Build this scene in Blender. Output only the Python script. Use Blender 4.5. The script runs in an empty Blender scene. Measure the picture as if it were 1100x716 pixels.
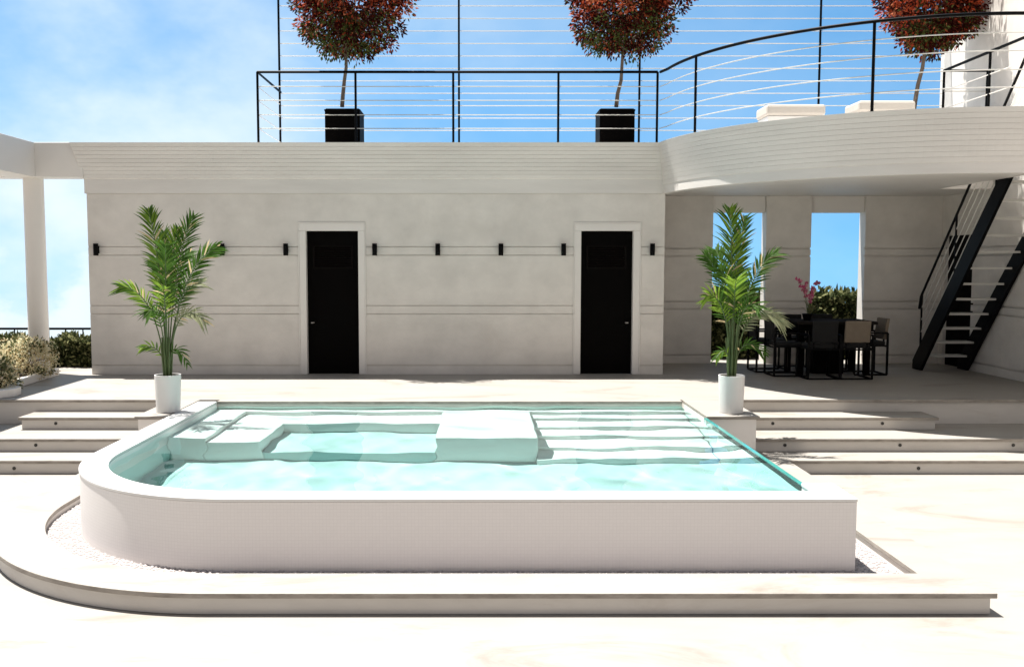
import bpy, bmesh, math, random
from mathutils import Vector, Matrix
PI = math.pi
C = bpy.context.scene.collection
scene = bpy.context.scene

# ------------------------------------------------------------------ camera
cam_d = bpy.data.cameras.new('camera')
cam = bpy.data.objects.new('camera', cam_d); C.objects.link(cam)
cam.location = (0, 0, 2.25)
cam.rotation_euler = (PI/2 - math.atan(75/1000), 0, 0)
cam_d.sensor_width = 36; cam_d.sensor_fit = 'HORIZONTAL'
cam_d.lens = 36*1000/1100
cam_d.shift_x = 36/1100
cam_d.clip_start = 0.05; cam_d.clip_end = 2000
scene.camera = cam

# ------------------------------------------------------------------ sun, sky, exposure
LIGHT = Vector((0.25, -0.13, -1.0)).normalized()     # direction the sunlight travels
sun_d = bpy.data.lights.new('sun', 'SUN'); sun_d.energy = 5.0; sun_d.angle = math.radians(0.5)
sun_d.color = (1.0, 0.962, 0.905); sun_d.cycles.is_caustics_light = True
sun = bpy.data.objects.new('sun', sun_d); C.objects.link(sun)
sun.rotation_euler = LIGHT.to_track_quat('-Z', 'Y').to_euler()
sun.location = (-4, 4, 20)
w = bpy.data.worlds.new('World'); scene.world = w; w.use_nodes = True
nt = w.node_tree; nt.nodes.clear()
def N(tree, t, **k):
    n = tree.nodes.new(t)
    for a, b in k.items(): setattr(n, a, b)
    return n
wl = nt.links.new
tc = N(nt, 'ShaderNodeTexCoord')
sp = N(nt, 'ShaderNodeSeparateXYZ'); wl(tc.outputs['Generated'], sp.inputs[0])
mx = N(nt, 'ShaderNodeMath', operation='MAXIMUM'); wl(sp.outputs[2], mx.inputs[0]); mx.inputs[1].default_value = 0.0
ad = N(nt, 'ShaderNodeMath', operation='ADD'); wl(mx.outputs[0], ad.inputs[0]); ad.inputs[1].default_value = 0.22
cb = N(nt, 'ShaderNodeCombineXYZ'); wl(sp.outputs[0], cb.inputs[0]); wl(sp.outputs[1], cb.inputs[1]); wl(ad.outputs[0], cb.inputs[2])
nm = N(nt, 'ShaderNodeVectorMath', operation='NORMALIZE'); wl(cb.outputs[0], nm.inputs[0])
sky = N(nt, 'ShaderNodeTexSky', sky_type='NISHITA'); sky.sun_disc = False
sky.sun_elevation = math.radians(74.2); sky.sun_rotation = math.atan2(-LIGHT.x, -LIGHT.y)
sky.altitude = 200; sky.air_density = 1.0; sky.dust_density = 0.6; sky.ozone_density = 2.0
wl(nm.outputs[0], sky.inputs[0])
tint = N(nt, 'ShaderNodeMix', data_type='RGBA', blend_type='MULTIPLY'); tint.inputs[0].default_value = 1
wl(sky.outputs[0], tint.inputs[6]); tint.inputs[7].default_value = (.82, 1.40, 1.52, 1)
def wnoise(scale, detail, rough, loc):
    mp = N(nt, 'ShaderNodeMapping'); wl(tc.outputs['Generated'], mp.inputs[0])
    mp.inputs['Scale'].default_value = (1, 1, 1.6); mp.inputs['Location'].default_value = loc
    n = N(nt, 'ShaderNodeTexNoise'); wl(mp.outputs[0], n.inputs['Vector'])
    n.inputs['Scale'].default_value = scale; n.inputs['Detail'].default_value = detail
    n.inputs['Roughness'].default_value = rough
    return n.outputs[0]
def wramp(src, a, b, lo=0.0, hi=1.0, smooth='SMOOTHSTEP'):
    m = N(nt, 'ShaderNodeMapRange', interpolation_type=smooth); wl(src, m.inputs[0])
    m.inputs[1].default_value = a; m.inputs[2].default_value = b
    m.inputs[3].default_value = lo; m.inputs[4].default_value = hi
    return m.outputs[0]
def wmath(op, a, b):
    m = N(nt, 'ShaderNodeMath', operation=op, use_clamp=True)
    for i, v in enumerate((a, b)):
        if isinstance(v, float): m.inputs[i].default_value = v
        else: wl(v, m.inputs[i])
    return m.outputs[0]
left = wramp(sp.outputs[0], 0.22, -0.45)                   # thin veil to the west
veil = wmath('MULTIPLY', wramp(wnoise(3.2, 6, .55, (3.1, 0, 0)), .34, .72), wmath('ADD', wmath('MULTIPLY', left, .66), .18))
veil = wmath('ADD', veil, wmath('MULTIPLY', left, .15))
behind = wramp(sp.outputs[1], .30, -.35)
low = wramp(sp.outputs[2], .13, -.02)
cumu = wmath('MULTIPLY', wramp(wnoise(4.2, 9, .55, (1.0, .4, 2.2)), .27, .46), wmath('MULTIPLY', low, wramp(sp.outputs[0], -.30, -.40)))
clouds = wmath('MAXIMUM', veil, cumu)
mixc = N(nt, 'ShaderNodeMix', data_type='RGBA'); wl(clouds, mixc.inputs[0])
wl(tint.outputs[2], mixc.inputs[6]); mixc.inputs[7].default_value = (7.0, 7.9, 8.3, 1)
added_haze = N(nt, 'ShaderNodeMix', data_type='RGBA'); wl(wmath('MULTIPLY', behind, .85), added_haze.inputs[0]); wl(mixc.outputs[2], added_haze.inputs[6]); added_haze.inputs[7].default_value = (2.75, 2.45, 2.32, 1)  # warm haze added behind the camera, out of view, to neutralise bluish shade
bg = N(nt, 'ShaderNodeBackground'); bg.inputs[1].default_value = 0.05; wl(added_haze.outputs[2], bg.inputs[0])
wo = N(nt, 'ShaderNodeOutputWorld'); wl(bg.outputs[0], wo.inputs[0])
scene.view_settings.view_transform = 'Standard'; scene.view_settings.look = 'None'
scene.view_settings.exposure = 1.41; scene.view_settings.gamma = 1; scene.view_settings.use_curve_mapping = False
scene.render.resolution_x = 1024; scene.render.resolution_y = 666
scene.render.engine = 'CYCLES'
scene.cycles.max_bounces = 10; scene.cycles.transparent_max_bounces = 16
scene.cycles.diffuse_bounces = 5; scene.cycles.caustics_reflective = False; scene.cycles.caustics_refractive = True; scene.cycles.blur_glossy = 0.0

# ------------------------------------------------------------------ materials
def mat(name, col, rough=.6, metal=0, spec=.5, var=0.0, vscale=3.0, col2=None, bump=0.0, bscale=60, stretch=(1, 1, 1), vein=0.0, vcol=None, patch=0.0):
    m = bpy.data.materials.new(name); m.use_nodes = True
    t = m.node_tree; b = t.nodes['Principled BSDF']; L = t.links.new
    b.inputs['Roughness'].default_value = rough; b.inputs['Metallic'].default_value = metal
    b.inputs['Specular IOR Level'].default_value = spec
    b.inputs['Base Color'].default_value = (*col, 1)
    co = N(t, 'ShaderNodeTexCoord'); mp = N(t, 'ShaderNodeMapping'); L(co.outputs['Object'], mp.inputs[0]); mp.inputs['Scale'].default_value = stretch
    last = None
    if var > 0 or col2:
        n = N(t, 'ShaderNodeTexNoise'); L(mp.outputs[0], n.inputs['Vector']); n.inputs['Scale'].default_value = vscale
        n.inputs['Detail'].default_value = 8; n.inputs['Roughness'].default_value = .62
        r = N(t, 'ShaderNodeMapRange'); L(n.outputs[0], r.inputs[0]); r.inputs[1].default_value = .3; r.inputs[2].default_value = .7
        mi = N(t, 'ShaderNodeMix', data_type='RGBA'); L(r.outputs[0], mi.inputs[0])
        mi.inputs[6].default_value = (*(col2 or [c*(1-var) for c in col]), 1); mi.inputs[7].default_value = (*col, 1)
        last = mi.outputs[2]
    if vein > 0:
        n2 = N(t, 'ShaderNodeTexNoise'); L(mp.outputs[0], n2.inputs['Vector']); n2.inputs['Scale'].default_value = vscale*.55
        n2.inputs['Detail'].default_value = 10; n2.inputs['Roughness'].default_value = .7; n2.inputs['Distortion'].default_value = 1.2
        r2 = N(t, 'ShaderNodeMapRange', interpolation_type='SMOOTHSTEP'); L(n2.outputs[0], r2.inputs[0]); r2.inputs[1].default_value = .50; r2.inputs[2].default_value = .70
        mu = N(t, 'ShaderNodeMath', operation='MULTIPLY'); L(r2.outputs[0], mu.inputs[0]); mu.inputs[1].default_value = vein
        m2 = N(t, 'ShaderNodeMix', data_type='RGBA'); L(mu.outputs[0], m2.inputs[0])
        if last: L(last, m2.inputs[6])
        else: m2.inputs[6].default_value = (*col, 1)
        m2.inputs[7].default_value = (*(vcol or (.4, .35, .28)), 1); last = m2.outputs[2]
    if last: L(last, b.inputs['Base Color'])
    if bump > 0:
        n3 = N(t, 'ShaderNodeTexNoise'); L(mp.outputs[0], n3.inputs['Vector']); n3.inputs['Scale'].default_value = bscale; n3.inputs['Detail'].default_value = 5
        bp = N(t, 'ShaderNodeBump'); bp.inputs['Strength'].default_value = bump; bp.inputs['Distance'].default_value = .01
        L(n3.outputs[0], bp.inputs['Height']); L(bp.outputs[0], b.inputs['Normal'])
    return m
M = {}
M['floor'] = mat('floor_travertine', (.290, .269, .243), .55, var=.13, vscale=2.2, vein=.80, vcol=(.190, .163, .135), stretch=(.55, 1.3, 1), bump=.05, bscale=40)
M['step'] = mat('step_stone', (.58, .545, .505), .6, var=.12, vscale=4, vein=.25, vcol=(.38, .32, .27), stretch=(.5, 1, 2), bump=.08, bscale=50)
M['edge'] = mat('stone_edge_nosing_shade', (.36, .325, .285), .8, col2=(.19, .165, .14), vscale=9, stretch=(.6, .6, 2), bump=.25, bscale=90)  # rough worn slab edge, with nosing shade put into its darker tone
M['wall'] = mat('wall_plaster', (.73, .688, .638), .75, var=.20, vscale=2.4, vein=.28, vcol=(.56, .515, .465), stretch=(.7, .7, .9), bump=.06, bscale=35)
M['cornice'] = mat('cornice_plaster', (.72, .685, .645), .75, var=.14, vscale=2.2, stretch=(.3, .3, 2), bump=.04, bscale=35)
M['trim'] = mat('trim_plaster', (.73, .695, .655), .65, var=.04, vscale=3)
M['poolin'] = mat('pool_plaster', (.80, .82, .80), .6, var=.05, vscale=2.5)
M['aqua'] = mat('aqua_depth_tint_plaster', (.46, .63, .615), .6, var=.06, vscale=2.5)  # tint of light through deep water put into the plaster colour
M['white'] = mat('white_ceramic', (.66, .65, .63), .38, var=.04, vscale=5)
M['fabric'] = mat('white_fabric', (.46, .43, .39), .9, var=.06, vscale=20, bump=.1, bscale=200)
M['black'] = mat('black_metal', (.0016, .0016, .0018), .5, spec=.08, var=.3, vscale=6)
M['dark'] = mat('dark_lacquer', (.0012, .0010, .0009), .6, spec=.04, col2=(.0022, .0015, .0012), vscale=7, stretch=(3, 3, .4))
M['louver'] = mat('louver_lacquer', (.0035, .0022, .0017), .6, spec=.06)
M['cable'] = mat('pale_cable', (.55, .53, .49), .5)
M['steel'] = mat('brushed_steel', (.30, .28, .26), .45, metal=1)
M['lens'] = mat('dark_lens', (.02, .018, .015), .25)
M['beige'] = mat('beige_upholstery', (.19, .15, .11), .9, var=.12, vscale=14, bump=.12, bscale=180)
M['charcoal'] = mat('charcoal_upholstery', (.004, .0035, .0033), .9, var=.2, vscale=14)
M['tabletop'] = mat('dark_tabletop', (.02, .017, .015), .9, spec=.02, var=.3, vscale=6)
M['gravel'] = mat('white_pebble', (.46, .42, .41), .8, var=.18, vscale=9)
M['gravelbase'] = mat('pebble_bed', (.34, .31, .30), .9, var=.3, vscale=60)
M['soil'] = mat('soil', (.045, .030, .020), .95, var=.5, vscale=30, bump=.5, bscale=60)
M['bark'] = mat('grey_bark', (.16, .12, .09), .85, var=.4, vscale=18, stretch=(2, 2, .4), bump=.4, bscale=60)
M['stem'] = mat('green_stem', (.075, .11, .03), .6, var=.3, vscale=10)
def leafmat(name, col, trans=.25, rough=.6, var=.35):
    m = mat(name, col, rough, var=var, vscale=7, spec=.06)
    t = m.node_tree; b = t.nodes['Principled BSDF']; out = t.nodes['Material Output']
    tr = N(t, 'ShaderNodeBsdfTranslucent'); tr.inputs[0].default_value = (*[min(1, c*1.5) for c in col], 1)
    ms = N(t, 'ShaderNodeMixShader'); ms.inputs[0].default_value = trans
    t.links.new(b.outputs[0], ms.inputs[1]); t.links.new(tr.outputs[0], ms.inputs[2]); t.links.new(ms.outputs[0], out.inputs[0])
    return m
M['palm1'] = leafmat('palm_leaf', (.050, .105, .018), .3)
M['palm2'] = leafmat('palm_leaf_young', (.15, .235, .03), .35)
M['palm3'] = leafmat('palm_leaf_dusty', (.26, .27, .16), .3)
M['red1'] = leafmat('leaf_deep_red', (.040, .006, .004), .2)
M['red2'] = leafmat('leaf_rust', (.36, .06, .024), .25)
M['red3'] = leafmat('leaf_pink', (.52, .17, .085), .3)
M['red4'] = leafmat('leaf_olive', (.075, .095, .025), .2)
M['hedge1'] = leafmat('hedge_leaf', (.040, .050, .018), .2)
M['hedge2'] = leafmat('hedge_leaf_light', (.20, .20, .09), .25)
M['bush1'] = leafmat('cream_bloom', (.76, .66, .45), .3, .8)
M['bush2'] = leafmat('straw_bloom', (.56, .43, .24), .3, .8)
M['bush3'] = leafmat('bush_leaf', (.10, .11, .05), .25)
M['orchid'] = leafmat('pink_petal', (.50, .10, .20), .3)
M['orchid2'] = leafmat('pale_pink_petal', (.62, .28, .34), .3)

# fine mosaic on the outside of the pool
def mosaic():
    m = mat('white_mosaic', (.60, .685, .665), .5, var=.05, vscale=4)
    t = m.node_tree; b = t.nodes['Principled BSDF']; L = t.links.new
    co = N(t, 'ShaderNodeTexCoord')
    br = N(t, 'ShaderNodeTexBrick'); L(co.outputs['UV'], br.inputs['Vector']); br.offset = 0
    br.inputs['Scale'].default_value = 1; br.inputs['Brick Width'].default_value = .025; br.inputs['Row Height'].default_value = .025
    br.inputs['Mortar Size'].default_value = .0016
    br.inputs['Color1'].default_value = (.745, .712, .69, 1); br.inputs['Color2'].default_value = (.73, .697, .675, 1); br.inputs['Mortar'].default_value = (.695, .66, .64, 1)
    L(br.outputs[0], b.inputs['Base Color'])
    return m
M['mosaic'] = mosaic()

def water_mat():
    m = bpy.data.materials.new('pool_water'); m.use_nodes = True
    t = m.node_tree; t.nodes.clear(); L = t.links.new
    ms = N(t, 'ShaderNodeBsdfGlass'); ms.inputs['IOR'].default_value = 1.333; ms.inputs['Roughness'].default_value = 0.0
    ms.inputs['Color'].default_value = (.88, .995, .985, 1)
    out = N(t, 'ShaderNodeOutputMaterial'); L(ms.outputs[0], out.inputs[0])
    return m
M['water'] = water_mat()
def glass_mat(name, col, mixf):
    m = bpy.data.materials.new(name); m.use_nodes = True
    t = m.node_tree; t.nodes.clear(); L = t.links.new
    fr = N(t, 'ShaderNodeFresnel'); fr.inputs[0].default_value = 1.45
    gl = N(t, 'ShaderNodeBsdfGlossy'); gl.inputs['Roughness'].default_value = .02
    tr = N(t, 'ShaderNodeBsdfTransparent'); tr.inputs[0].default_value = (*col, 1)
    ms = N(t, 'ShaderNodeMixShader'); L(fr.outputs[0], ms.inputs[0]); L(tr.outputs[0], ms.inputs[1]); L(gl.outputs[0], ms.inputs[2])
    out = N(t, 'ShaderNodeOutputMaterial'); L(ms.outputs[0], out.inputs[0])
    return m
M['glass'] = glass_mat('clear_glass', (.80, .96, .94), .1)
M['glassedge'] = mat('green_glass_edge', (.04, .27, .245), .12, spec=.6, var=.35, vscale=5)

# ------------------------------------------------------------------ mesh helpers
class MB:
    def __init__(s): s.v = []; s.f = []; s.mi = []; s.sm = []
    def add(s, vs, fs, mi=0, smooth=False):
        o = len(s.v); s.v += [tuple(p) for p in vs]
        for f in fs: s.f.append(tuple(i+o for i in f)); s.mi.append(mi); s.sm.append(smooth)
        return s
    def box(s, x0, x1, y0, y1, z0, z1, mi=0, side=None):
        sd = mi if side is None else side
        vs = [(x0,y0,z0),(x1,y0,z0),(x1,y1,z0),(x0,y1,z0),(x0,y0,z1),(x1,y0,z1),(x1,y1,z1),(x0,y1,z1)]
        s.add(vs, [(4,5,6,7)], mi); s.add(vs, [(3,2,1,0),(0,1,5,4),(1,2,6,5),(2,3,7,6),(3,0,4,7)], sd)
        return s
    def prism(s, poly, z0, z1, mi=0, side=None, smooth=False):
        n = len(poly)
        area = sum(poly[i][0]*poly[(i+1)%n][1]-poly[(i+1)%n][0]*poly[i][1] for i in range(n))
        if area < 0: poly = poly[::-1]
        vs = [(x,y,z0) for x,y in poly]+[(x,y,z1) for x,y in poly]
        s.add(vs, [tuple(range(n,2*n)), tuple(range(n-1,-1,-1))], mi)
        s.add(vs, [(i,(i+1)%n,(i+1)%n+n,i+n) for i in range(n)], mi if side is None else side, smooth)
        return s
    def strip(s, A, B, mi=0, z0=0, z1=1, side=None, smooth=False):
        # solid band between two equally long plan curves A and B
        n = len(A); sd = mi if side is None else side
        vs = []
        for a, b in zip(A, B): vs += [(a[0],a[1],z0),(b[0],b[1],z0),(a[0],a[1],z1),(b[0],b[1],z1)]
        top=[]; sides=[]
        for i in range(n-1):
            a=i*4; b=a+4
            top.append((a+2,b+2,b+3,a+3)); top.append((a,a+1,b+1,b))
            sides.append((a,b,b+2,a+2)); sides.append((a+1,a+3,b+3,b+1))
        s.add(vs, top, mi); s.add(vs, sides, sd, smooth)
        e=(n-1)*4
        s.add(vs, [(0,2,3,1),(e,e+1,e+3,e+2)], sd)
        return s
    def tube(s, pts, r, n=8, mi=0, cap=True, smooth=True):
        pts=[Vector(p) for p in pts]; m=len(pts)
        rs = r if isinstance(r,(list,tuple)) else [r]*m
        vs=[]; up0=None
        for i,p in enumerate(pts):
            t=(pts[min(i+1,m-1)]-pts[max(i-1,0)]).normalized()
            ref=Vector((0,0,1)) if abs(t.z)<.9 else Vector((1,0,0))
            if up0 is not None: ref=up0
            a=t.cross(ref).normalized(); b=a.cross(t).normalized(); up0=b
            for k in range(n):
                q=2*PI*k/n+PI/n
                vs.append(p+a*(math.cos(q)*rs[i])+b*(math.sin(q)*rs[i]))
        fs=[(i*n+k,i*n+(k+1)%n,(i+1)*n+(k+1)%n,(i+1)*n+k) for i in range(m-1) for k in range(n)]
        s.add(vs,fs,mi,smooth and n>4)
        if cap: s.add(vs,[tuple(range(n-1,-1,-1)),tuple(range((m-1)*n,m*n))],mi)
        return s
    def bar(s, p, q, w, d=None, mi=0):      # square bar
        d = d or w
        p=Vector(p); q=Vector(q); t=(q-p).normalized()
        ref=Vector((0,0,1)) if abs(t.z)<.95 else Vector((0,1,0))
        a=t.cross(ref).normalized()*w/2; b=a.cross(t).normalized()*d/2
        vs=[p-a-b,p+a-b,p+a+b,p-a+b,q-a-b,q+a-b,q+a+b,q-a+b]
        return s.add(vs,[(3,2,1,0),(4,5,6,7),(0,1,5,4),(1,2,6,5),(2,3,7,6),(3,0,4,7)],mi)
    def lathe(s, prof, c=(0,0,0), n=32, mi=0, smooth=True):
        vs=[]
        for r,z in prof:
            for k in range(n): vs.append((c[0]+r*math.cos(2*PI*k/n),c[1]+r*math.sin(2*PI*k/n),c[2]+z))
        m=len(prof)
        s.add(vs,[(i*n+k,i*n+(k+1)%n,(i+1)*n+(k+1)%n,(i+1)*n+k) for i in range(m-1) for k in range(n)],mi,smooth)
        if prof[0][0]>1e-6: s.add(vs,[tuple(range(n-1,-1,-1))],mi)
        if prof[-1][0]>1e-6: s.add(vs,[tuple(range((m-1)*n,m*n))],mi)
        return s
    def sweep(s, path, prof, mi=0, closed_ends=True):
        # prof: (outward offset, z); path: plan points, outward is to the right of travel
        P=[Vector((p[0],p[1])) for p in path]; m=len(P); k=len(prof); vs=[]
        for i in range(m):
            d0=(P[i]-P[i-1]).normalized() if i>0 else (P[1]-P[0]).normalized()
            d1=(P[i+1]-P[i]).normalized() if i<m-1 else d0
            n0=Vector((d0.y,-d0.x)); n1=Vector((d1.y,-d1.x)); n=(n0+n1).normalized(); n=n/max(.3,n.dot(n0))
            for o,z in prof: vs.append((P[i].x+n.x*o,P[i].y+n.y*o,z))
        s.add(vs,[(i*k+j,(i+1)*k+j,(i+1)*k+(j+1)%k,i*k+(j+1)%k) for i in range(m-1) for j in range(k)],mi)
        if closed_ends: s.add(vs,[tuple(range(k-1,-1,-1)),tuple(range((m-1)*k,m*k))],mi)
        return s
    def leaf(s, p, d, u, L, W, mi=0):       # folded diamond leaf
        side=d.cross(u)
        if side.length<1e-4: side=Vector((1,0,0))
        side.normalize(); nn=side.cross(d).normalized()
        m_=p+d*(L*.45)
        s.add([p, m_+side*W*.5+nn*W*.12, p+d*L, m_-side*W*.5+nn*W*.12],[(0,1,2),(0,2,3)],mi)
        return s

def root_loc(o):
    v=Vector((0,0,0))
    while o is not None: v+=o.location; o=o.parent
    return v
def build(name, mb, mats, parent=None, bevel=0, recalc=True):
    me=bpy.data.meshes.new(name); me.from_pydata(mb.v,[],mb.f)
    for m in (mats if isinstance(mats,(list,tuple)) else [mats]): me.materials.append(m)
    me.polygons.foreach_set('material_index',mb.mi); me.polygons.foreach_set('use_smooth',mb.sm)
    if recalc:
        b=bmesh.new(); b.from_mesh(me)
        bmesh.ops.remove_doubles(b, verts=b.verts, dist=1e-5)
        bmesh.ops.recalc_face_normals(b,faces=b.faces); b.to_mesh(me); b.free()
    if any(mb.sm): me.set_sharp_from_angle(angle=math.radians(38))
    o=bpy.data.objects.new(name,me); C.objects.link(o)
    if parent is not None:
        me.transform(Matrix.Translation(-root_loc(parent))); o.parent=parent
    if bevel:
        bv=o.modifiers.new('bevel','BEVEL'); bv.width=bevel; bv.segments=2; bv.limit_method='ANGLE'; bv.angle_limit=math.radians(40)
    return o
def tag(o,label=None,cat=None,group=None,kind=None):
    if label: o['label']=label
    if cat: o['category']=cat
    if group: o['group']=group
    if kind: o['kind']=kind
    return o
def thing(name,loc,label,cat,group=None):
    o=bpy.data.objects.new(name,None); C.objects.link(o); o.location=loc; o.empty_display_size=.2
    return tag(o,label,cat,group)
def clone(o,parent=None):
    c=o.copy(); C.objects.link(c)
    if parent is not None: c.parent=parent
    for ch in list(o.children): clone(ch,c)
    return c
def arc(cx,cy,r,a0,a1,n):
    return [(cx+r*math.cos(math.radians(a0+(a1-a0)*i/n)),cy+r*math.sin(math.radians(a0+(a1-a0)*i/n))) for i in range(n+1)]

# ------------------------------------------------------------------ the setting
g=MB(); g.box(-30,-3.3,-12,14,-.3,0); g.box(2.6,30,-12,14,-.3,0); g.box(-3.3,2.6,-12,6.56,-.3,0); g.box(-3.3,2.6,11.15,14,-.3,0); tag(build('ground',g,M['floor']),kind='structure')
t=MB()
t.prism([(-14,11.27),(-3.145,11.27),(-3.145,11.13),(2.45,11.13),(2.45,11.27),(14,11.27),(14,15.35),(-14,15.35)],.004,.565,0)
tag(build('terrace_base',t,M['step']),kind='structure')
t=MB()
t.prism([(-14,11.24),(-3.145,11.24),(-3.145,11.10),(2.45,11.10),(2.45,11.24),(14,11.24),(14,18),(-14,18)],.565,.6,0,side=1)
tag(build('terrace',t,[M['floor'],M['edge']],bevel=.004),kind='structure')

# stone steps either side
def flight(sgn,label):
    xin = -3.38 if sgn<0 else 2.69
    r=thing('stone_steps',(sgn*4.5,10.5,0),label,'steps')
    def X(a,b): return (min(a,b),max(a,b))
    for k,(y,z,xe,yb,xi) in enumerate(((9.83,.15,9.6*sgn,10.31,xin),(10.28,.30,9.6*sgn,10.86 if True else 0,xin),(10.83,.45,5.41*sgn,11.27,xin))):
        xa,xb=X(xi,xe)
        if k==2: xb2=(xa,xb)
        m=MB(); m.box(xa+(.03 if k==2 and sgn<0 else 0),xb-(.03 if k==2 and sgn>0 else 0),y+.03,yb if k<2 else 11.268,z-.148,z-.035); build('riser',m,M['step'],r)
        m=MB()
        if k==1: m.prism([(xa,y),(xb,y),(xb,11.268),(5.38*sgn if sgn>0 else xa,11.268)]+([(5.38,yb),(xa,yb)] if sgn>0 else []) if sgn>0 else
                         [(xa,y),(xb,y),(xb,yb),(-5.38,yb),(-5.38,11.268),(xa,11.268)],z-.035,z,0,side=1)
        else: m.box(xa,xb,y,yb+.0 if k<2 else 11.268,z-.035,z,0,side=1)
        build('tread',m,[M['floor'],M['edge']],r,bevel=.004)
    m=MB(); xa,xb=X(5.40*sgn,9.6*sgn); m.box(xa,xb,10.87,11.268,.0,.262); build('riser',m,M['step'],r)
    pts = [(-4.98,10.86,.374),(-4.96,10.31,.224),(-4.985,9.86,.06)] if sgn<0 else [(3.468,10.86,.374),(4.759,10.86,.374),(3.433,10.31,.224),(4.723,10.31,.224),(5.992,10.31,.224),(4.724,9.86,.06)]
    for x,y,z in pts:
        m=MB(); 
        n=16
        for rad,y0,y1 in ((.019,y-.006,y+.004),):
            vs=[(x+rad*math.cos(2*PI*i/n),yy,z+rad*math.sin(2*PI*i/n)) for yy in (y0,y1) for i in range(n)]
            m.add(vs,[tuple(range(n)),tuple(range(2*n-1,n-1,-1))]+[(i,(i+1)%n,(i+1)%n+n,i+n) for i in range(n)])
        build('step_light',m,M['lens'],r)
    return r
flight(-1,'pale stone steps left of the pool, below the cream flowering bushes')
flight(1,'wide pale stone steps right of the pool, below the dining table and stairs')

# pedestals that carry the palms
for (x0,x1,lab) in ((-3.70,-3.39,'low stone pedestal under the left potted palm beside the curved pool end'),(2.475,3.05,'low stone pedestal under the right potted palm beside the glass pool side')):
    p=thing('pedestal',((x0+x1)/2,10.6,0),lab,'pedestal')
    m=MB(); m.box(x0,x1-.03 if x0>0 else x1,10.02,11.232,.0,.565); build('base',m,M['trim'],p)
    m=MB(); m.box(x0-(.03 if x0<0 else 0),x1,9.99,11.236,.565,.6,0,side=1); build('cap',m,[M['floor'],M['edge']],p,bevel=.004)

# platform round the pool with a pebble channel
plat=thing('pool_platform',(-.3,6,0),'low pale stone platform with rounded corner carrying the pool and pebble channel','platform')
def ring(xl,xr,yf,cx,cy,r,yb,n=40):
    return [(xl,yb)]+arc(cx,cy,r,180,270,n)+[(xr,yf),(xr,yb)]
CX,CYP=-1.75,8.08
out=ring(-4.02,3.32,5.81,CX,CYP,2.27,9.828); inn=ring(-3.63,2.99,6.20,CX,CYP,1.88,9.828)
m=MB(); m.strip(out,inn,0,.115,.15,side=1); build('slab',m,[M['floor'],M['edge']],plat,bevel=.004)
out2=ring(-3.99,3.29,5.84,CX,CYP,2.24,9.828); inn2=ring(-3.64,3.0,6.19,CX,CYP,1.89,9.828)
m=MB(); m.strip(out2,inn2,0,.003,.115,smooth=True); build('riser',m,M['step'],plat)
bed=MB(); bed.strip(ring(-3.64,3.0,6.19,CX,CYP,1.89,9.84),ring(-3.30,2.60,6.52,CX,CYP,1.56,9.84),0,.004,.075)
random.seed(5)
ico=[(0,0,1),(.9,0,0),(.28,.85,0),(-.73,.53,0),(-.73,-.53,0),(.28,-.85,0),(0,0,-.6)]
icf=[(0,1,2),(0,2,3),(0,3,4),(0,4,5),(0,5,1),(6,2,1),(6,3,2),(6,4,3),(6,5,4),(6,1,5)]
def inpit(x,y):
    if x>2.97 or x<-3.62 or y<6.22 or y>9.8: return False
    if x<CX and y<CYP and math.hypot(x-CX,y-CYP)>1.865: return False
    if x>2.67: return True
    if y<6.46: return True
    if x<CX:
        if y<CYP: return math.hypot(x-CX,y-CYP)>1.61
        return x<-3.37
    return False
cnt=0; tries=0
while cnt<5200 and tries<200000:
    tries+=1
    x=random.uniform(-3.64,2.98); y=random.uniform(6.2,9.8)
    if not inpit(x,y): continue
    r=random.uniform(.009,.019); a=random.uniform(0,6.28); q=random.uniform(.6,.9)
    bed.add([(x+r*(px*math.cos(a)-py*math.sin(a)),y+r*(px*math.sin(a)+py*math.cos(a))*q,.078+r*.5*pz*1.2) for px,py,pz in ico],icf,1); cnt+=1
tag(build('pebble_bed',bed,[M['gravelbase'],M['gravel']],recalc=False),'white pebbles filling the channel round the pool foot','pebbles',kind='stuff')

# ------------------------------------------------------------------ the pool
PCY=8.075; RO=1.615; RI=1.395
pool=thing('swimming_pool',(-.3,8.5,0),'raised white pool with one rounded corner, steps and underwater benches','pool')
A=[(-3.365,11.098)]+arc(CX,PCY,RO,180,270,48)+[(0.5,6.46),(2.67,6.46)]
B=[(-3.145,11.098)]+arc(CX,PCY,RI,180,270,48)+[(0.5,6.68),(2.67,6.68)]
m=MB(); m.strip(A,B,0,.004,.572,smooth=True); m.box(2.44,2.67,6.682,6.92,.004,.572); pw=build('wall',m,M['mosaic'],pool)
uv=pw.data.uv_layers.new(name='UVMap')
for lp in pw.data.loops:
    v=pw.data.vertices[lp.vertex_index].co; x,y=v.x-.3,v.y+8.5
    u=(-RO*PI/2-(y-PCY)) if y>PCY and x<CX else (-RO*math.atan2(CX-x,PCY-y) if x<CX else x-CX)
    uv.data[lp.index].uv=(u,v.z)
A=[(-3.37,11.098)]+arc(CX,PCY,RO+.005,180,270,48)+[(0.5,6.455),(2.675,6.455)]
m=MB(); m.strip(A,B,0,.574,.6); m.box(2.435,2.675,6.682,6.925,.574,.6); build('coping',m,M['white'],pool,bevel=.006)
inner=[(-3.145,11.1)]+arc(CX,PCY,RI,180,270,48)+[(2.44,6.68),(2.44,11.1)]
WZ=.535; FZ=WZ-1.20; YF=9.30
m=MB(); m.prism([(x,y) for x,y in inner],FZ-.12,FZ); build('floor',m,M['aqua'],pool)
Ai=[(-3.146,11.098)]+arc(CX,PCY,RI+.001,180,270,48)+[(0.5,6.679),(2.44,6.679)]
Bi=[(-3.30,11.098)]+arc(CX,PCY,RI+.15,180,270,48)+[(0.5,6.53),(2.44,6.53)]
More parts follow.
